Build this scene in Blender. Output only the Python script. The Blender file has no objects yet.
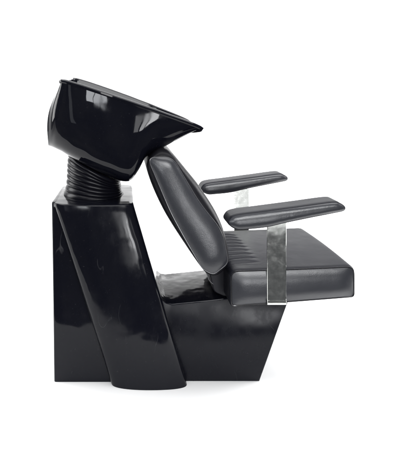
import bpy, bmesh, math, random
from mathutils import Vector, Matrix
random.seed(4)
sc = bpy.context.scene
C = sc.collection

# ------------------------------------------------------------------ camera
F = 472.0            # focal length in photo pixels (photo is 400 wide)
HX, HY = 125.0, 95.0 # where the lens axis meets the photo
EYE = 1.119          # lens height above the floor
cam_d = bpy.data.cameras.new('camera')
cam = bpy.data.objects.new('camera', cam_d); C.objects.link(cam)
cam.location = (0, 0, EYE); cam.rotation_euler = (math.radians(90), 0, 0)
cam_d.sensor_fit = 'HORIZONTAL'; cam_d.sensor_width = 36
cam_d.lens = 36 * F / 400
cam_d.shift_x = (200 - HX) / 400
cam_d.shift_y = -(228.5 - HY) / 400
cam_d.clip_end = 100
sc.camera = cam

# ------------------------------------------------------------------ world: a dim room around the paper sweep
w = bpy.data.worlds.new('World'); sc.world = w; w.use_nodes = True
nt = w.node_tree; bg = nt.nodes['Background']
tc = nt.nodes.new('ShaderNodeTexCoord')
no = nt.nodes.new('ShaderNodeTexNoise'); no.inputs['Scale'].default_value = 3.2; no.inputs['Detail'].default_value = 4
cr = nt.nodes.new('ShaderNodeValToRGB')
e = cr.color_ramp.elements
e[0].position = 0.40; e[0].color = (0.085, 0.088, 0.095, 1)
e[1].position = 0.72; e[1].color = (0.26, 0.26, 0.25, 1)
x = e.new(0.54); x.color = (0.15, 0.153, 0.155, 1)
nt.links.new(tc.outputs['Generated'], no.inputs['Vector'])
nt.links.new(no.outputs['Fac'], cr.inputs['Fac'])
nt.links.new(cr.outputs['Color'], bg.inputs['Color'])
bg.inputs['Strength'].default_value = 1.0

# ------------------------------------------------------------------ lamps
def area(name, loc, target, sx, sy, power, col=(1, 1, 1)):
    d = bpy.data.lights.new(name, 'AREA'); d.shape = 'RECTANGLE'; d.size = sx; d.size_y = sy
    d.energy = power; d.color = col
    o = bpy.data.objects.new(name, d); C.objects.link(o); o.location = loc
    o.rotation_euler = (Vector(target) - Vector(loc)).to_track_quat('-Z', 'Y').to_euler()
    return o
area('overhead_softbox', (0.6, 2.1, 3.6), (0.6, 2.1, 0), 5.0, 3.2, 220)
area('backdrop_softbox', (0.8, 3.2, 3.9), (0.9, 5.2, 0.9), 5.0, 1.0, 110)
area('front_softbox', (0.7, -1.4, 1.95), (0.5, 2.2, 0.4), 2.4, 1.2, 105, (0.98, 0.99, 1))
# small window panes behind the camera, mirrored in the basin
for i in range(3):
    area('window_pane_lamp', (-1.05 + i * 0.22, -1.1, 0.62), (-0.1, 2.0, 1.0), 0.19, 0.46, 5.0, (0.93, 0.96, 1))
# a bright doorway low on the right, mirrored in the column and the chrome
for lx, lw, pw in ((0.42, 0.20, 1.1), (0.66, 0.16, 2.6), (0.88, 0.20, 5.5), (1.17, 0.32, 0.33), (1.50, 0.26, 0.7)):
    area('doorway_lamp', (lx, -0.3, 0.21), (lx - 0.3, 2.0, 0.3), lw, 0.36, pw, (0.97, 0.98, 1))
area('right_fill_softbox', (3.0, 2.5, 1.3), (0.7, 2.2, 0), 1.2, 1.6, 95)
area('left_fill_softbox', (-1.9, 2.3, 1.3), (-0.2, 2.2, 0), 1.0, 1.6, 32)
area('strip_lamp', (-1.3, 0.2, 0.8), (0.0, 2.0, 0.5), 0.22, 1.5, 1.3, (0.9, 0.94, 1))
sc.view_settings.view_transform = 'Standard'; sc.view_settings.look = 'None'
sc.view_settings.exposure = 0.0; sc.view_settings.gamma = 1
sc.render.engine = 'CYCLES'

# ------------------------------------------------------------------ materials
def mat(name, base, rough, spec=0.5, metal=0.0, coat=0.0):
    m = bpy.data.materials.new(name); m.use_nodes = True
    b = m.node_tree.nodes['Principled BSDF']
    b.inputs['Base Color'].default_value = (*base, 1)
    b.inputs['Roughness'].default_value = rough
    b.inputs['Metallic'].default_value = metal
    b.inputs['Specular IOR Level'].default_value = spec
    b.inputs['Coat Weight'].default_value = coat
    return m, m.node_tree, b
def noise(nt, scale, detail=3, rough=0.5, stretch=None):
    tc = nt.nodes.new('ShaderNodeTexCoord'); n = nt.nodes.new('ShaderNodeTexNoise')
    n.inputs['Scale'].default_value = scale; n.inputs['Detail'].default_value = detail
    n.inputs['Roughness'].default_value = rough
    if stretch:
        mp = nt.nodes.new('ShaderNodeMapping'); mp.inputs['Scale'].default_value = stretch
        nt.links.new(tc.outputs['Object'], mp.inputs['Vector']); nt.links.new(mp.outputs['Vector'], n.inputs['Vector'])
    else:
        nt.links.new(tc.outputs['Object'], n.inputs['Vector'])
    return n
def bump(nt, b, src, strength, dist, prev=None):
    bp = nt.nodes.new('ShaderNodeBump'); bp.inputs['Strength'].default_value = strength
    bp.inputs['Distance'].default_value = dist
    nt.links.new(src, bp.inputs['Height'])
    if prev: nt.links.new(prev.outputs['Normal'], bp.inputs['Normal'])
    nt.links.new(bp.outputs['Normal'], b.inputs['Normal'])
    return bp
def ramp(nt, src, p0, c0, p1, c1):
    r = nt.nodes.new('ShaderNodeValToRGB'); el = r.color_ramp.elements
    el[0].position = p0; el[0].color = (*c0, 1); el[1].position = p1; el[1].color = (*c1, 1)
    nt.links.new(src, r.inputs['Fac']); return r

def gloss_mat(name, spec, wave, dusty=0.15, r0=0.03, ws=5.5, scuff=0.0):
    m, t, b = mat(name, (0.0035, 0.0038, 0.0065), 0.05, spec)
    a = noise(t, ws, 2); bp = bump(t, b, a.outputs['Fac'], 1.0, wave)
    d = noise(t, 9, 6, 0.65, (1, 1, 0.6))                     # smears and dust: rougher patches
    r = ramp(t, d.outputs['Fac'], 0.45, (r0,) * 3, 0.75, (dusty,) * 3)
    t.links.new(r.outputs['Color'], b.inputs['Roughness'])
    s = noise(t, 160, 2); r2 = ramp(t, s.outputs['Fac'], 0.70, (0.0035, 0.0038, 0.0065), 0.80, (0.02, 0.02, 0.022))
    # thin pale scuffs, only here and there
    ln = noise(t, 3.5, 2, 0.5, (2.2, 1, 0.8)); rl = ramp(t, ln.outputs['Fac'], 0.497, (0, 0, 0), 0.503, (0, 0, 0))
    pk = rl.color_ramp.elements.new(0.5); pk.color = (1, 1, 1, 1)
    mk = noise(t, 8, 4, 0.6); rm = ramp(t, mk.outputs['Fac'], 0.56, (0, 0, 0), 0.66, (1, 1, 1))
    mu = t.nodes.new('ShaderNodeMath'); mu.operation = 'MULTIPLY'
    t.links.new(rl.outputs['Color'], mu.inputs[0]); t.links.new(rm.outputs['Color'], mu.inputs[1])
    mu2 = t.nodes.new('ShaderNodeMath'); mu2.operation = 'MULTIPLY'; t.links.new(mu.outputs[0], mu2.inputs[0]); mu2.inputs[1].default_value = scuff
    mx = t.nodes.new('ShaderNodeMix'); mx.data_type = 'RGBA'
    t.links.new(mu2.outputs[0], mx.inputs[0]); t.links.new(r2.outputs['Color'], mx.inputs[6]); mx.inputs[7].default_value = (0.10, 0.10, 0.105, 1)
    t.links.new(mx.outputs[2], b.inputs['Base Color'])
    return m
M_sink = gloss_mat('black_gloss_ceramic', 0.24, 0.0045)
M_body = gloss_mat('black_gloss_fibreglass', 0.20, 0.006, 0.30, 0.07, scuff=0.3)
M_base = gloss_mat('black_fibreglass_base', 0.18, 0.004, 0.42, 0.22, scuff=0.25)
M_shelf = gloss_mat('polished_fibreglass_shelf', 0.12, 0.006, 0.34, 0.10, 11)

def leather(name, col, rough, spec, crease=0.0):
    m, t, b = mat(name, col, rough, spec)
    tc = t.nodes.new('ShaderNodeTexCoord'); v = t.nodes.new('ShaderNodeTexVoronoi')
    v.inputs['Scale'].default_value = 420; t.links.new(tc.outputs['Object'], v.inputs['Vector'])
    b1 = bump(t, b, v.outputs['Distance'], 0.25, 0.0006)
    n = noise(t, 22, 4); b2 = bump(t, b, n.outputs['Fac'], 0.5, 0.0016, b1)
    if crease:                            # pulled creases across the padding
        cn = noise(t, 18, 2, 0.4, (2.4, 1.0, 0.5)); b3 = bump(t, b, cn.outputs['Fac'], crease, 0.004, b2)
    n2 = noise(t, 14, 5, 0.6)
    r = ramp(t, n2.outputs['Fac'], 0.35, (rough - 0.015,) * 3, 0.7, (rough + 0.03,) * 3)
    t.links.new(r.outputs['Color'], b.inputs['Roughness'])
    return m
M_top = leather('shaded_leather', (0.0080, 0.0084, 0.0120), 0.42, 0.12)  # one leather throughout; tops coloured darker to stand for their shade
M_back = leather('shaded_back_leather', (0.005, 0.005, 0.007), 0.40, 0.15)  # same leather, darkened further for the shaded backrest edges
M_side = leather('lit_leather', (0.020, 0.021, 0.026), 0.30, 0.7)  # same leather, lighter: light falling on the sides is in its colour
M_arm = leather('creased_leather', (0.020, 0.021, 0.026), 0.30, 0.7, 0.22)  # lightened side colour again, plus creases
M_pipe, _, _ = mat('black_piping', (0.006, 0.006, 0.008), 0.22, 0.8)
M_piping_light, _, _ = mat('grey_piping', (0.05, 0.05, 0.055), 0.22, 0.9)
M_rubber, t, b = mat('black_rubber', (0.004, 0.004, 0.0065), 0.30, 0.25)
M_bracket, _, _ = mat('black_steel', (0.006, 0.006, 0.009), 0.4, 0.3)
M_chrome, t, b = mat('worn_chrome', (0.62, 0.63, 0.61), 0.2, 0.5, 1.0)
n = noise(t, 60, 6, 0.7); bump(t, b, n.outputs['Fac'], 0.3, 0.0002)
r = ramp(t, n.outputs['Fac'], 0.3, (0.64, 0.65, 0.62), 0.7, (0.74, 0.75, 0.72)); t.links.new(r.outputs['Color'], b.inputs['Base Color'])
n3 = noise(t, 30, 5, 0.6); r = ramp(t, n3.outputs['Fac'], 0.35, (0.07,) * 3, 0.7, (0.17,) * 3); t.links.new(r.outputs['Color'], b.inputs['Roughness'])
M_drain, _, _ = mat('polished_steel', (0.7, 0.7, 0.7), 0.15, 0.5, 1.0)
M_paper, t, b = mat('white_seamless_paper', (0.86, 0.86, 0.86), 0.9, 0.1)
n = noise(t, 40, 4); bump(t, b, n.outputs['Fac'], 0.1, 0.001)

# ------------------------------------------------------------------ helpers
MID = 2.0            # depth of the chair's centre plane
def P(px, py, Z):    # a measured photo point at real depth Z
    return Vector(((px - HX) * Z / F, Z, EYE - (py - HY) * Z / F))
def XZ(px, py, Z):
    p = P(px, py, Z); return (p.x, p.z)
ORG = Vector((0.12, MID, 0))
root = bpy.data.objects.new('shampoo_chair', None); C.objects.link(root); root.location = ORG
root['label'] = 'black salon shampoo chair with tilted gloss basin, bellows neck, padded seat and chrome armrest bars'
root['category'] = 'shampoo chair'

def link(name, verts, faces, material, parent=None, smooth=True, sharp=35):
    me = bpy.data.meshes.new(name)
    off = Vector((0, 0, 0)) if parent is None else ORG
    me.from_pydata([tuple(Vector(v) - off) for v in verts], [], faces)
    bm = bmesh.new(); bm.from_mesh(me)
    bmesh.ops.remove_doubles(bm, verts=bm.verts, dist=1e-5)
    bmesh.ops.recalc_face_normals(bm, faces=bm.faces); bm.to_mesh(me); bm.free()
    if smooth:
        me.polygons.foreach_set('use_smooth', [True] * len(me.polygons))
        me.set_sharp_from_angle(angle=math.radians(sharp))
    me.materials.append(material)
    o = bpy.data.objects.new(name, me); C.objects.link(o)
    if parent: o.parent = parent
    return o

def resample(pts, n, closed=True):
    pts = [Vector(p) for p in pts]; L = pts + [pts[0]] if closed else pts
    d = [0]
    for a, b in zip(L, L[1:]): d.append(d[-1] + (b - a).length)
    out = []; k = 0; cnt = n if closed else n - 1
    for i in range(n):
        s = d[-1] * i / cnt
        while k < len(d) - 2 and d[k + 1] < s: k += 1
        q = (s - d[k]) / max(1e-9, d[k + 1] - d[k]); out.append(L[k].lerp(L[k + 1], min(1, q)))
    return out
def spline(pts, sub=8, closed=True):     # centripetal-free Catmull-Rom
    pts = [Vector(p) for p in pts]; n = len(pts); out = []
    rng = range(n) if closed else range(n - 1)
    for i in rng:
        if closed: a, b, c, d = pts[i - 1], pts[i], pts[(i + 1) % n], pts[(i + 2) % n]
        else: a, b, c, d = pts[max(0, i - 1)], pts[i], pts[i + 1], pts[min(n - 1, i + 2)]
        for k in range(sub):
            t = k / sub
            out.append(0.5 * ((2 * b) + (c - a) * t + (2 * a - 5 * b + 4 * c - d) * t * t + (3 * b - a - 3 * c + d) * t ** 3))
    if not closed: out.append(pts[-1])
    return out
def rounded(pts, r, seg=6):              # round the corners of a closed 2-D polygon
    pts = [Vector(p) for p in pts]; n = len(pts); out = []
    for i in range(n):
        a, b, c = pts[i - 1], pts[i], pts[(i + 1) % n]
        ri = r[i] if isinstance(r, (list, tuple)) else r
        u = (a - b); v = (c - b); k = min(ri, u.length * .48, v.length * .48)
        if k < 1e-5: out.append(b); continue
        p0 = b + u.normalized() * k; p1 = b + v.normalized() * k
        for j in range(seg + 1):
            t = j / seg; out.append(p0 * (1 - t) ** 2 + b * 2 * t * (1 - t) + p1 * t * t)
    return out
def inset(pts, d):
    n = len(pts); ar = sum(pts[i - 1].x * pts[i].y - pts[i].x * pts[i - 1].y for i in range(n)); s = 1 if ar > 0 else -1
    out = []
    for i in range(n):
        t = (pts[(i + 1) % n] - pts[i - 1]).normalized(); nrm = Vector((-t.y, t.x)) * s
        out.append(pts[i] + nrm * d)
    return out
def bridge(rings, closed=True):
    n = len(rings[0]); V = [v for r in rings for v in r]; Fc = []
    for i in range(len(rings) - 1):
        for j in range(n if closed else n - 1):
            a, b = i * n + j, i * n + (j + 1) % n
            Fc.append((a, b, b + n, a + n))
    return V, Fc
def cap(ring, y, bulge, soft=0.04, steps=22, axis=(1, 0), power=2.6):   # padded end face, domed across its long axis
    c = Vector((sum(p.x for p in ring) / len(ring), sum(p.y for p in ring) / len(ring))); rings = []
    ax = Vector(axis).normalized(); pr = Vector((-ax.y, ax.x))
    uv = [((p - c).dot(ax), (p - c).dot(pr)) for p in ring]; n = len(ring)
    u0 = min(u for u, v in uv); u1 = max(u for u, v in uv)
    tab = []
    for k in range(201):                 # outline extents across the axis
        u = u0 + (u1 - u0) * (0.5 + k) / 202; vs = []
        for i in range(n):
            (ua, va), (ub, vb) = uv[i - 1], uv[i]
            if (ua - u) * (ub - u) <= 0 and abs(ua - ub) > 1e-9: vs.append(va + (vb - va) * (u - ua) / (ub - ua))
        tab.append((min(vs), max(vs)) if vs else (0, 0))
    def dome(p):
        u = (p - c).dot(ax); v = (p - c).dot(pr); k = (u - u0) / (u1 - u0) * 202 - 0.5; k = max(0, min(199.99, k)); a = int(k); t = k - a
        lo = tab[a][0] * (1 - t) + tab[a + 1][0] * t; hi = tab[a][1] * (1 - t) + tab[a + 1][1] * t
        q = min(1, abs((v - (lo + hi) / 2) / max(1e-6, (hi - lo) / 2)))
        e = max(0, min(1, min(u - u0, u1 - u) / soft))
        return (1 - q ** power) * (1 - (1 - e) ** 2)
    for k in range(steps + 1):
        f = max(0.01, 1 - (k / steps) ** 1.15)
        rings.append([Vector(((c + (p - c) * f).x, y + (0 if k == 0 else bulge * dome(c + (p - c) * f)), (c + (p - c) * f).y)) for p in ring])
    V, Fc = bridge(rings); Fc.append(tuple(range(len(V) - n, len(V))))
    return V, Fc
def tube(name, path, r, material, parent, closed=True, seg=8):
    path = [Vector(p) for p in path]; n = len(path); rings = []; up = None
    for i in range(n):
        t = ((path[(i + 1) % n] - path[i - 1]) if closed else (path[min(n - 1, i + 1)] - path[max(0, i - 1)])).normalized()
        if up is None:
            up = t.cross(Vector((0.13, 1, 0.21))).normalized()
        up = (up - t * up.dot(t)).normalized(); s = t.cross(up)
        rings.append([path[i] + (up * math.cos(q) + s * math.sin(q)) * r for q in [2 * math.pi * k / seg for k in range(seg)]])
    if closed: rings.append(rings[0])
    V, Fc = bridge(rings)
    if not closed: Fc += [tuple(range(seg)), tuple(range(len(V) - seg, len(V)))]
    return link(name, V, Fc, material, parent)

# a padded cushion: the profile runs in x-z, the cushion runs in y from Z0 to Z1
def cushion(name, outer, panel, Z0, Z1, r, bulge, m_body, m_panel, m_pipe, parent, pipe_r=0.0022, disp=None, ny=24, soft=0.055, axis=(1, 0)):
    n = len(outer); rings = []
    def mix(k): return [panel[i].lerp(outer[i], k) for i in range(n)]
    prof = []
    for k in range(7):
        a = math.pi / 2 * k / 6; prof.append((math.sin(a), r * (1 - math.cos(a))))
    for f, d in prof: rings.append([Vector((p.x, Z0 + d, p.y)) for p in mix(f)])
    for k in range(1, ny): 
        y = Z0 + r + (Z1 - Z0 - 2 * r) * k / ny
        rings.append([Vector((p.x, y, p.y)) for p in mix(1)])
    for f, d in reversed(prof): rings.append([Vector((p.x, Z1 - d, p.y)) for p in mix(f)])
    if disp: rings = [[disp(v) for v in rg] for rg in rings]
    V, Fc = bridge(rings)
    body = link(name, V, Fc, m_body, parent)
    for Z, s in ((Z0, -1), (Z1, 1)):
        V, Fc = cap(panel, Z, s * bulge, soft, 22, axis)
        link('side_panel', V, Fc, m_panel, body).location = (0, 0, 0)
        tube('piping', [Vector((p.x, Z, p.y)) for p in panel], pipe_r, m_pipe, body)
    return body

# ------------------------------------------------------------------ the white paper the chair stands on
prof = [(1.36, 0.0), (1.4, 0.0), (2.0, 0.0), (3.0, 0.0), (3.9, 0.0)]
for k in range(1, 15):
    a = math.pi / 2 * k / 14; prof.append((3.9 + 1.1 * math.sin(a), 1.1 - 1.1 * math.cos(a)))
prof += [(5.0, 2.0), (5.0, 3.4)]
V, Fc = bridge([[Vector((xx, y, z)) for xx in (-4.0, 0, 5.5)] for y, z in prof], closed=False)
fl = link('floor', V, Fc, M_paper); fl['kind'] = 'structure'

# ------------------------------------------------------------------ pedestal with the slanting round column
def pedestal():
    Zn = 1.84; dep = MID - Zn; rings = []; N = 26
    ztop = P(60, 202, Zn).z
    def ring(py, ins=0.0, zz=None):
        t = (py - 202) / 180.0
        xl = P(51.5 + 2.5 * t, py, Zn).x + ins
        cl = P(54 + 57.5 * t, py, Zn).x + ins
        crr = P(133 + 53.5 * t, py, Zn).x - ins
        z = P(60, py, Zn).z if zz is None else zz
        bl = 0.052
        half = []                                      # near half, from back-left to flank
        half.append((xl, 0.0)); half.append((xl, dep * 0.5)); 
        for k in range(4):                             # soft vertical corner
            a = math.pi / 2 * k / 3; half.append((xl + 0.008 * (1 - math.cos(a)), dep - ins - 0.008 + 0.008 * math.sin(a)))
        cl2 = max(cl, xl + 0.012)
        for k in (1, 2, 3): half.append((xl + 0.008 + (cl2 - xl - 0.008) * k / 3.2, dep - ins))
        wd = crr - cl2
        K = 30
        for k in range(K + 1):
            u = k / K; ang = math.pi * u
            h = (math.sin(ang) ** 0.62) if u < 0.5 else (math.sin(ang) ** 0.5)
            xx = cl2 + wd * (0.5 - 0.5 * math.cos(ang))
            sub = 0.014 * u                            # column comes a little short of the box plane at the flank
            half.append((xx, dep - ins + bl * h - sub * 0))
        half.append((crr + 0.001, dep * 0.6)); half.append((crr + 0.001, dep * 0.3)); half.append((crr + 0.001, 0.0))
        pts = [Vector((a, MID - b, z)) for a, b in half]
        pts += [Vector((a, MID + b, z)) for a, b in reversed(half[1:-1])]
        return pts
    for k in range(N + 1):
        rings.append(ring(203.2 + (382 - 203.2) * (1 - k / N)))
    for k in range(1, 5):
        a = math.pi / 2 * k / 4
        rings.append(ring(203.2 - 1.2 * math.sin(a), 0.006 * (1 - math.cos(a))))
    V, Fc = bridge(rings); n = len(rings[0]); Fc.append(tuple(range(len(V) - n, len(V)))); Fc.append(tuple(range(n)))
    return link('pedestal', V, Fc, M_body, root, sharp=28)
ped = pedestal()

# ------------------------------------------------------------------ low base that carries the seat
def base():
    Zn = 1.845
    pts = [(150, 382), (150, 280), (155.5, 284), (159.5, 293), (162.5, 299.5), (166.5, 303), (172, 303.8), (200, 301), (292, 291.5), (259.5, 382)]
    pr = [Vector(XZ(a, b, Zn)) for a, b in pts]
    # fine resampling keeps the small bevel even
    rings = []
    rb = 0.006
    for d, i in ((0, rb), (rb * .3, rb * .3), (rb, 0)): rings.append([Vector((p.x, Zn + d, p.y)) for p in inset(pr, i)])
    Zf = 2 * MID - Zn
    for d, i in ((rb, 0), (rb * .3, rb * .3), (0, rb)): rings.append([Vector((p.x, Zf - d, p.y)) for p in inset(pr, i)])
    V, Fc = bridge(rings); n = len(pr); Fc += [tuple(range(n)), tuple(range(len(V) - n, len(V)))]
    o = link('seat_base', V, Fc, M_base, root, sharp=30)
    o.data.materials.append(M_shelf)
    for f in o.data.polygons:
        if f.normal.z > 0.25: f.material_index = 1
    return o
base()

# ------------------------------------------------------------------ seat
def seat():
    Z0, Z1 = 1.75, 2.25
    corners = [XZ(a, b, Z0) for a, b in ((230, 307.5), (229.5, 269.8), (292, 268.0), (355.5, 265), (355.5, 298), (292, 303))]
    out = rounded(corners, [0.02, 0.035, 0.2, 0.035, 0.018, 0.2], 8); out = resample(out, 260)
    pan = inset(out, 0.006)
    xb = P(228, 270, Z0).x; xe = P(268, 270, Z0).x; zt = P(230, 285, Z0).z
    def disp(v):
        if v.z < zt: return v
        m = max(0.0, min(1.0, 2.0 * (xe - v.x) / (xe - xb))); m = m * m * (3 - 2 * m)
        edge = max(0, min(1, (v.y - Z0 - 0.04) / 0.05)) * max(0, min(1, (Z1 - 0.03 - v.y) / 0.05))
        wob = 2 * abs(math.sin(math.pi * (v.y + 0.006 * math.sin(v.x * 22)) / 0.043)) ** 0.6 - 1
        crown = 0.006 * math.sin(math.pi * (v.y - Z0) / (Z1 - Z0))
        return Vector((v.x, v.y, v.z + m * edge * 0.007 * wob + crown))
    s = cushion('seat', out, pan, Z0, Z1, 0.012, 0.0125, M_top, M_side, M_pipe, root, 0.0026, disp, ny=150, soft=0.06, axis=(1, 0.05))
    return s
seat()

# ------------------------------------------------------------------ backrest
def backrest():
    Z0, Z1 = 1.775, 2.225
    outer = [(157, 150), (166, 149.5), (174, 155), (187, 170.5), (200, 187), (216, 212), (224.5, 233), (228.5, 257), (222.5, 271), (213, 275), (203, 269.5), (184, 243), (164, 211), (150, 180), (146.8, 163)]
    panel = [(147.5, 157.3), (172.5, 157.3), (186, 180), (200, 203.5), (222.5, 231), (228.3, 263), (213.5, 274.8), (203, 269.5), (186, 240.5), (171, 213)]
    a = resample(spline([XZ(*p, Z0 + 0.03) for p in outer], 14), 220)
    b = resample(rounded([XZ(*p, Z0) for p in panel], [0.030, 0.032, 0.06, 0.06, 0.05, 0.020, 0.018, 0.02, 0.04, 0.04], 9), 220)
    k0 = min(range(220), key=lambda k: (a[k] - b[0]).length); a = a[k0:] + a[:k0]
    return cushion('backrest', a, b, Z0, Z1, 0.045, 0.016, M_back, M_side, M_piping_light, root, 0.0017, None, 16, 0.07, (0.52, -0.86))
bk = backrest()
tube('zip_cord', spline([P(204, 269.5, 1.80), P(207.5, 275, 1.80), P(209, 280, 1.81), P(213, 284, 1.82)], 6, False), 0.0015, M_piping_light, bk, False)

# bracket joining backrest to the base
def bracket():
    pts = [(209, 272), (226, 262), (236, 275), (236, 296), (224, 297), (214, 292)]
    Za, Zb = 1.86, 2.14; pr = resample(rounded([XZ(*p, Za) for p in pts], 0.012, 4), 60); rings = []
    for y, i in ((Za, 0.004), (Za + .004, 0), (Zb - .004, 0), (Zb, 0.004)): rings.append([Vector((p.x, y, p.y)) for p in inset(pr, i)])
    V, Fc = bridge(rings); n = len(pr); Fc += [tuple(range(n)), tuple(range(len(V) - n, len(V)))]
    link('backrest_bracket', V, Fc, M_bracket, root)
bracket()

# ------------------------------------------------------------------ armrests with their chrome bars
def armrest(far):
    Z0, Z1 = 1.662, 1.748
    pts = [(228.4, 224.5), (229.4, 218.8), (236.5, 214.3), (262, 210.8), (300, 205.8), (333, 201.5), (341, 203.2), (346, 207), (344.5, 211.2), (335, 213.6), (310, 218.5), (285, 223.7), (268, 227.6), (250, 229.6), (237, 230)]
    out = resample(spline([XZ(*p, Z0) for p in pts], 12), 180); pan = inset(out, 0.0045)
    fl = (lambda v: Vector((v.x, 2 * MID - v.y, v.z))) if far else (lambda v: v)
    n = len(out); rings = []
    def ringat(i_, y, sh=0): return [fl(Vector((p.x, y, p.y + sh))) for p in inset(out, i_)]
    r = 0.010
    for k in range(7):
        a = math.pi / 2 * k / 6; rings.append(ringat(0.0045 * (1 - math.sin(a)), Z0 + r * (1 - math.cos(a))))
    for k in range(1, 8): rings.append(ringat(0, Z0 + r + (Z1 - Z0 - 2 * r) * k / 8))
    for k in range(6, -1, -1):
        a = math.pi / 2 * k / 6; rings.append(ringat(0.0045 * (1 - math.sin(a)), Z1 - r * (1 - math.cos(a))))
    V, Fc = bridge(rings); body = link('armrest', V, Fc, M_top, root)
    for Z, s in ((Z0, -1), (Z1, 1)):
        V, Fc = cap(pan, Z, s * 0.008, 0.03, 14, (1, 0.08)); V = [fl(v) for v in V]
        link('side_panel', V, Fc, M_arm, body)
    tube('piping', [fl(Vector((p.x, Z0 + 0.004, p.y))) for p in inset(out, 0.0025)], 0.0011, M_pipe, body)
    # flat chrome bar: under the pad, down the seat side, tucked under the seat
    xa, xb = P(267.3, 250, 1.735).x, P(286.3, 250, 1.735).x
    zt = P(270, 222, 1.735).z; zb = P(270, 304.5, 1.735).z
    th = 0.006
    line = [(1.733, zt + 0.016), (1.733, zt), (1.733, zt - 0.03), (1.7335, zt - 0.05), (1.7345, zt - 0.09), (1.7345, zb + 0.022), (1.7345, zb + 0.015), (1.7325, zb + 0.0145), (1.7325, zb + 0.003), (1.7345, zb - 0.001), (1.745, zb - 0.003), (1.80, zb - 0.004), (1.90, zb + 0.0)]
    L = line[:]; rings = []
    for i, (y, z) in enumerate(L):
        a = Vector(L[max(0, i - 1)]); c = Vector(L[min(len(L) - 1, i + 1)]); t = (c - a).normalized(); nn = Vector((-t.y, t.x))
        if nn.x < 0 and abs(nn.x) > .5: nn = -nn
        q = Vector((y, z)) + (Vector((th, 0)) if i < 9 else Vector((0, th)))
        b = 0.0012
        rings.append([fl(Vector(v)) for v in ((xa, y + b, z), (xa + b, y, z), (xb - b, y, z), (xb, y + b, z), (xb, q.x, q.y), (xa, q.x, q.y))])
    V, Fc = bridge(rings); Fc += [tuple(range(6)), tuple(range(len(V) - 6, len(V)))]
    link('support_bar', V, Fc, M_chrome, body, sharp=30)
    return body
armrest(False); armrest(True)

# ------------------------------------------------------------------ bellows between pedestal and basin
def bellows():
    rings = []; NR = 128; n = 64
    z0 = P(60, 202, 1.84).z
    c0 = Vector((P(94, 199, 2.0).x, 2.0, z0 - 0.004)); c1 = Vector((P(94.5, 166, 2.0).x, 2.0, P(94, 166, 2.0).z))
    for i in range(NR + 1):
        s = i / NR; c = c0.lerp(c1, s); tilt = math.radians(27) * min(1, s * 1.15)
        ph = (s * 8.0) % 1.0
        rr = 0.1195 + 0.005 * max(0, 1 - s * 5) + 0.0055 * abs(math.sin(math.pi * s * 8.0)) ** 0.7 - 0.006 * math.sin(math.pi * min(1, s * 1.3))
        ring = []
        for k in range(n):
            q = 2 * math.pi * k / n; v = Vector((rr * math.cos(q), rr * math.sin(q), 0))
            wob = 0.0018 * math.sin(3 * q + s * 9)
            v.rotate(Matrix.Rotation(tilt, 3, 'Y')); ring.append(c + v + Vector((0, 0, wob)))
        rings.append(ring)
    V, Fc = bridge(rings); Fc += [tuple(range(n)), tuple(range(len(V) - n, len(V)))]
    link('bellows_neck', V, Fc, M_rubber, root, sharp=60)
bellows()

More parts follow.
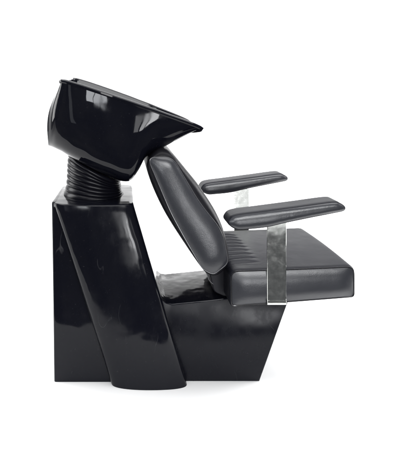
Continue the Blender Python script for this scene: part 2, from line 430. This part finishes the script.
# ------------------------------------------------------------------ the tilted basin
def sink():
    # rim point, bottom point (photo measures), half width at the rim
    st = [((63.8, 81.5), (52.5, 148.5), 0.135), ((60.8, 81.8), (56, 152.8), 0.190), ((64.5, 81.6), (64, 159), 0.214), ((80, 86), (78, 167.5), 0.226), ((97, 91.5), (94, 176.5), 0.232),
          ((115, 97.5), (109, 182.5), 0.234), ((130, 102.5), (121, 187), 0.232), ((143, 107), (131, 186), 0.228), ((155, 111), (138.5, 176), 0.222),
          ((166, 115), (146, 162.5), 0.214), ((177, 118.8), (160, 154.5), 0.205), ((188, 122.8), (177, 146), 0.195), ((196, 125.9), (190, 139), 0.186), ((202, 128.8), (201.5, 131.8), 0.178)]
    R = []; Bt = []; W = []
    for (rx, ry), (bx, by), w_ in st:
        R.append(Vector(XZ(rx, ry, MID - w_))); Bt.append(Vector(XZ(bx, by, MID - 0.80 * w_))); W.append(w_)
    def smooth(seq, sub=6): return spline([Vector(s) for s in seq], sub, False)
    Rs = smooth(R); Bs = smooth(Bt); Ws = [v.x for v in smooth([(x_, 0) for x_ in W])] if False else None
    ww = spline([Vector((x_, 0)) for x_ in W], 6, False); Ws = [v.x for v in ww]
    m = len(Rs); K = 22
    def section(r, b, w_, ex=0.36, ez=0.62, taper=0.12):
        half = []
        for k in range(K + 1):
            th = math.pi / 2 * k / K
            t = math.sin(th) ** (2 * ez) if False else math.sin(th) ** 0.9
            y = w_ * math.cos(th) ** ex * (1 - taper * t); y = 0.0 if k == K else y
            p = r.lerp(b, t); half.append((p.x, y, p.y))
        return half
    def full(half, u, notch=True):
        pts = []
        wmax = half[0][1]
        z0, z1 = half[0][2], half[-1][2]; bk = 0.034 * max(0, 1 - u / 0.16)
        half = [(x_ - bk * math.sin(math.pi * min(1, max(0, (z0 - z) / max(1e-6, z0 - z1))) ** 0.9), y, z) for x_, y, z in half]
        for x_, y, z in half: pts.append((x_, -y, z))
        for x_, y, z in reversed(half[:-1]): pts.append((x_, y, z))
        dn = 0.085 * max(0, (u - 0.55) / 0.45) ** 2
        roll = 0.055 - 0.042 * u; bow = 0.03 * max(0, 1 - u / 0.12)
        return [Vector((x_ - (dn + bow) * (1 - min(1, abs(y) / wmax) ** 2), MID + y, z + roll * (y + wmax))) for x_, y, z in pts]
    outer = [full(section(Rs[i], Bs[i], Ws[i]), i / (m - 1)) for i in range(m)]
    inner = []
    n_in = m
    for i in range(m):
        f = 0.05 + 0.87 * i / (m - 1); q = f * (m - 1); a = int(q); t = q - a
        r = Rs[a].lerp(Rs[min(m - 1, a + 1)], t); b = Bs[a].lerp(Bs[min(m - 1, a + 1)], t); w_ = Ws[a] * (1 - t) + Ws[min(m - 1, a + 1)] * t
        d = (b - r); L = d.length; dep = max(0.006, L - 0.03); b2 = r + d / L * dep
        if i == 0: b2 = b2 + Vector((0.03, 0))
        inner.append(full(section(r, b2, w_ - 0.017, 0.5), f))
    V, Fc = bridge(outer, False); n = len(outer[0]); off = len(V)
    V2, F2 = bridge(inner, False); V += V2; Fc += [tuple(i + off for i in f) for f in F2]
    for i in range(m - 1):
        for j in (0, n - 1):
            Fc.append((i * n + j, (i + 1) * n + j, off + (i + 1) * n + j, off + i * n + j))
    Fc.append(tuple(range(n)))                                   # back wall outside
    Fc.append(tuple(off + k for k in range(n)))                  # back wall inside
    Fc.append((0, n - 1, off + n - 1, off))                      # rim at the back
    a, b = (m - 1) * n, off + (m - 1) * n                        # neck edge
    for k in range(n - 1): Fc.append((a + k, a + k + 1, b + k + 1, b + k))
    s = link('basin', V, Fc, M_sink, root, sharp=24)
    # rolled lip round the rim
    lip = [outer[i][0] + Vector((0, 0.006, 0.000)) for i in range(m)]
    neck = [outer[-1][k] for k in range(2, n - 2)]
    lipf = [outer[i][-1] + Vector((0, -0.006, 0.000)) for i in range(m - 1, -1, -1)]
    tube('rim_lip', resample(lip + neck + lipf, 260), 0.0088, M_sink, s, True, 10)
    # drain in the lowest part of the bowl
    q = inner[int(m * .42)][K]; rings = []
    tl = Matrix.Rotation(math.radians(20), 3, 'Y')
    for rr, h in ((0.034, 0.002), (0.032, 0.005), (0.024, 0.004), (0.022, -0.001), (0.004, -0.002)):
        rings.append([q + tl @ Vector((rr * math.cos(2 * math.pi * k / 28), rr * math.sin(2 * math.pi * k / 28), h + 0.006)) for k in range(28)])
    V, Fc = bridge(rings); Fc.append(tuple(range(len(V) - 28, len(V))))
    link('drain', V, Fc, M_drain, s)
sink()
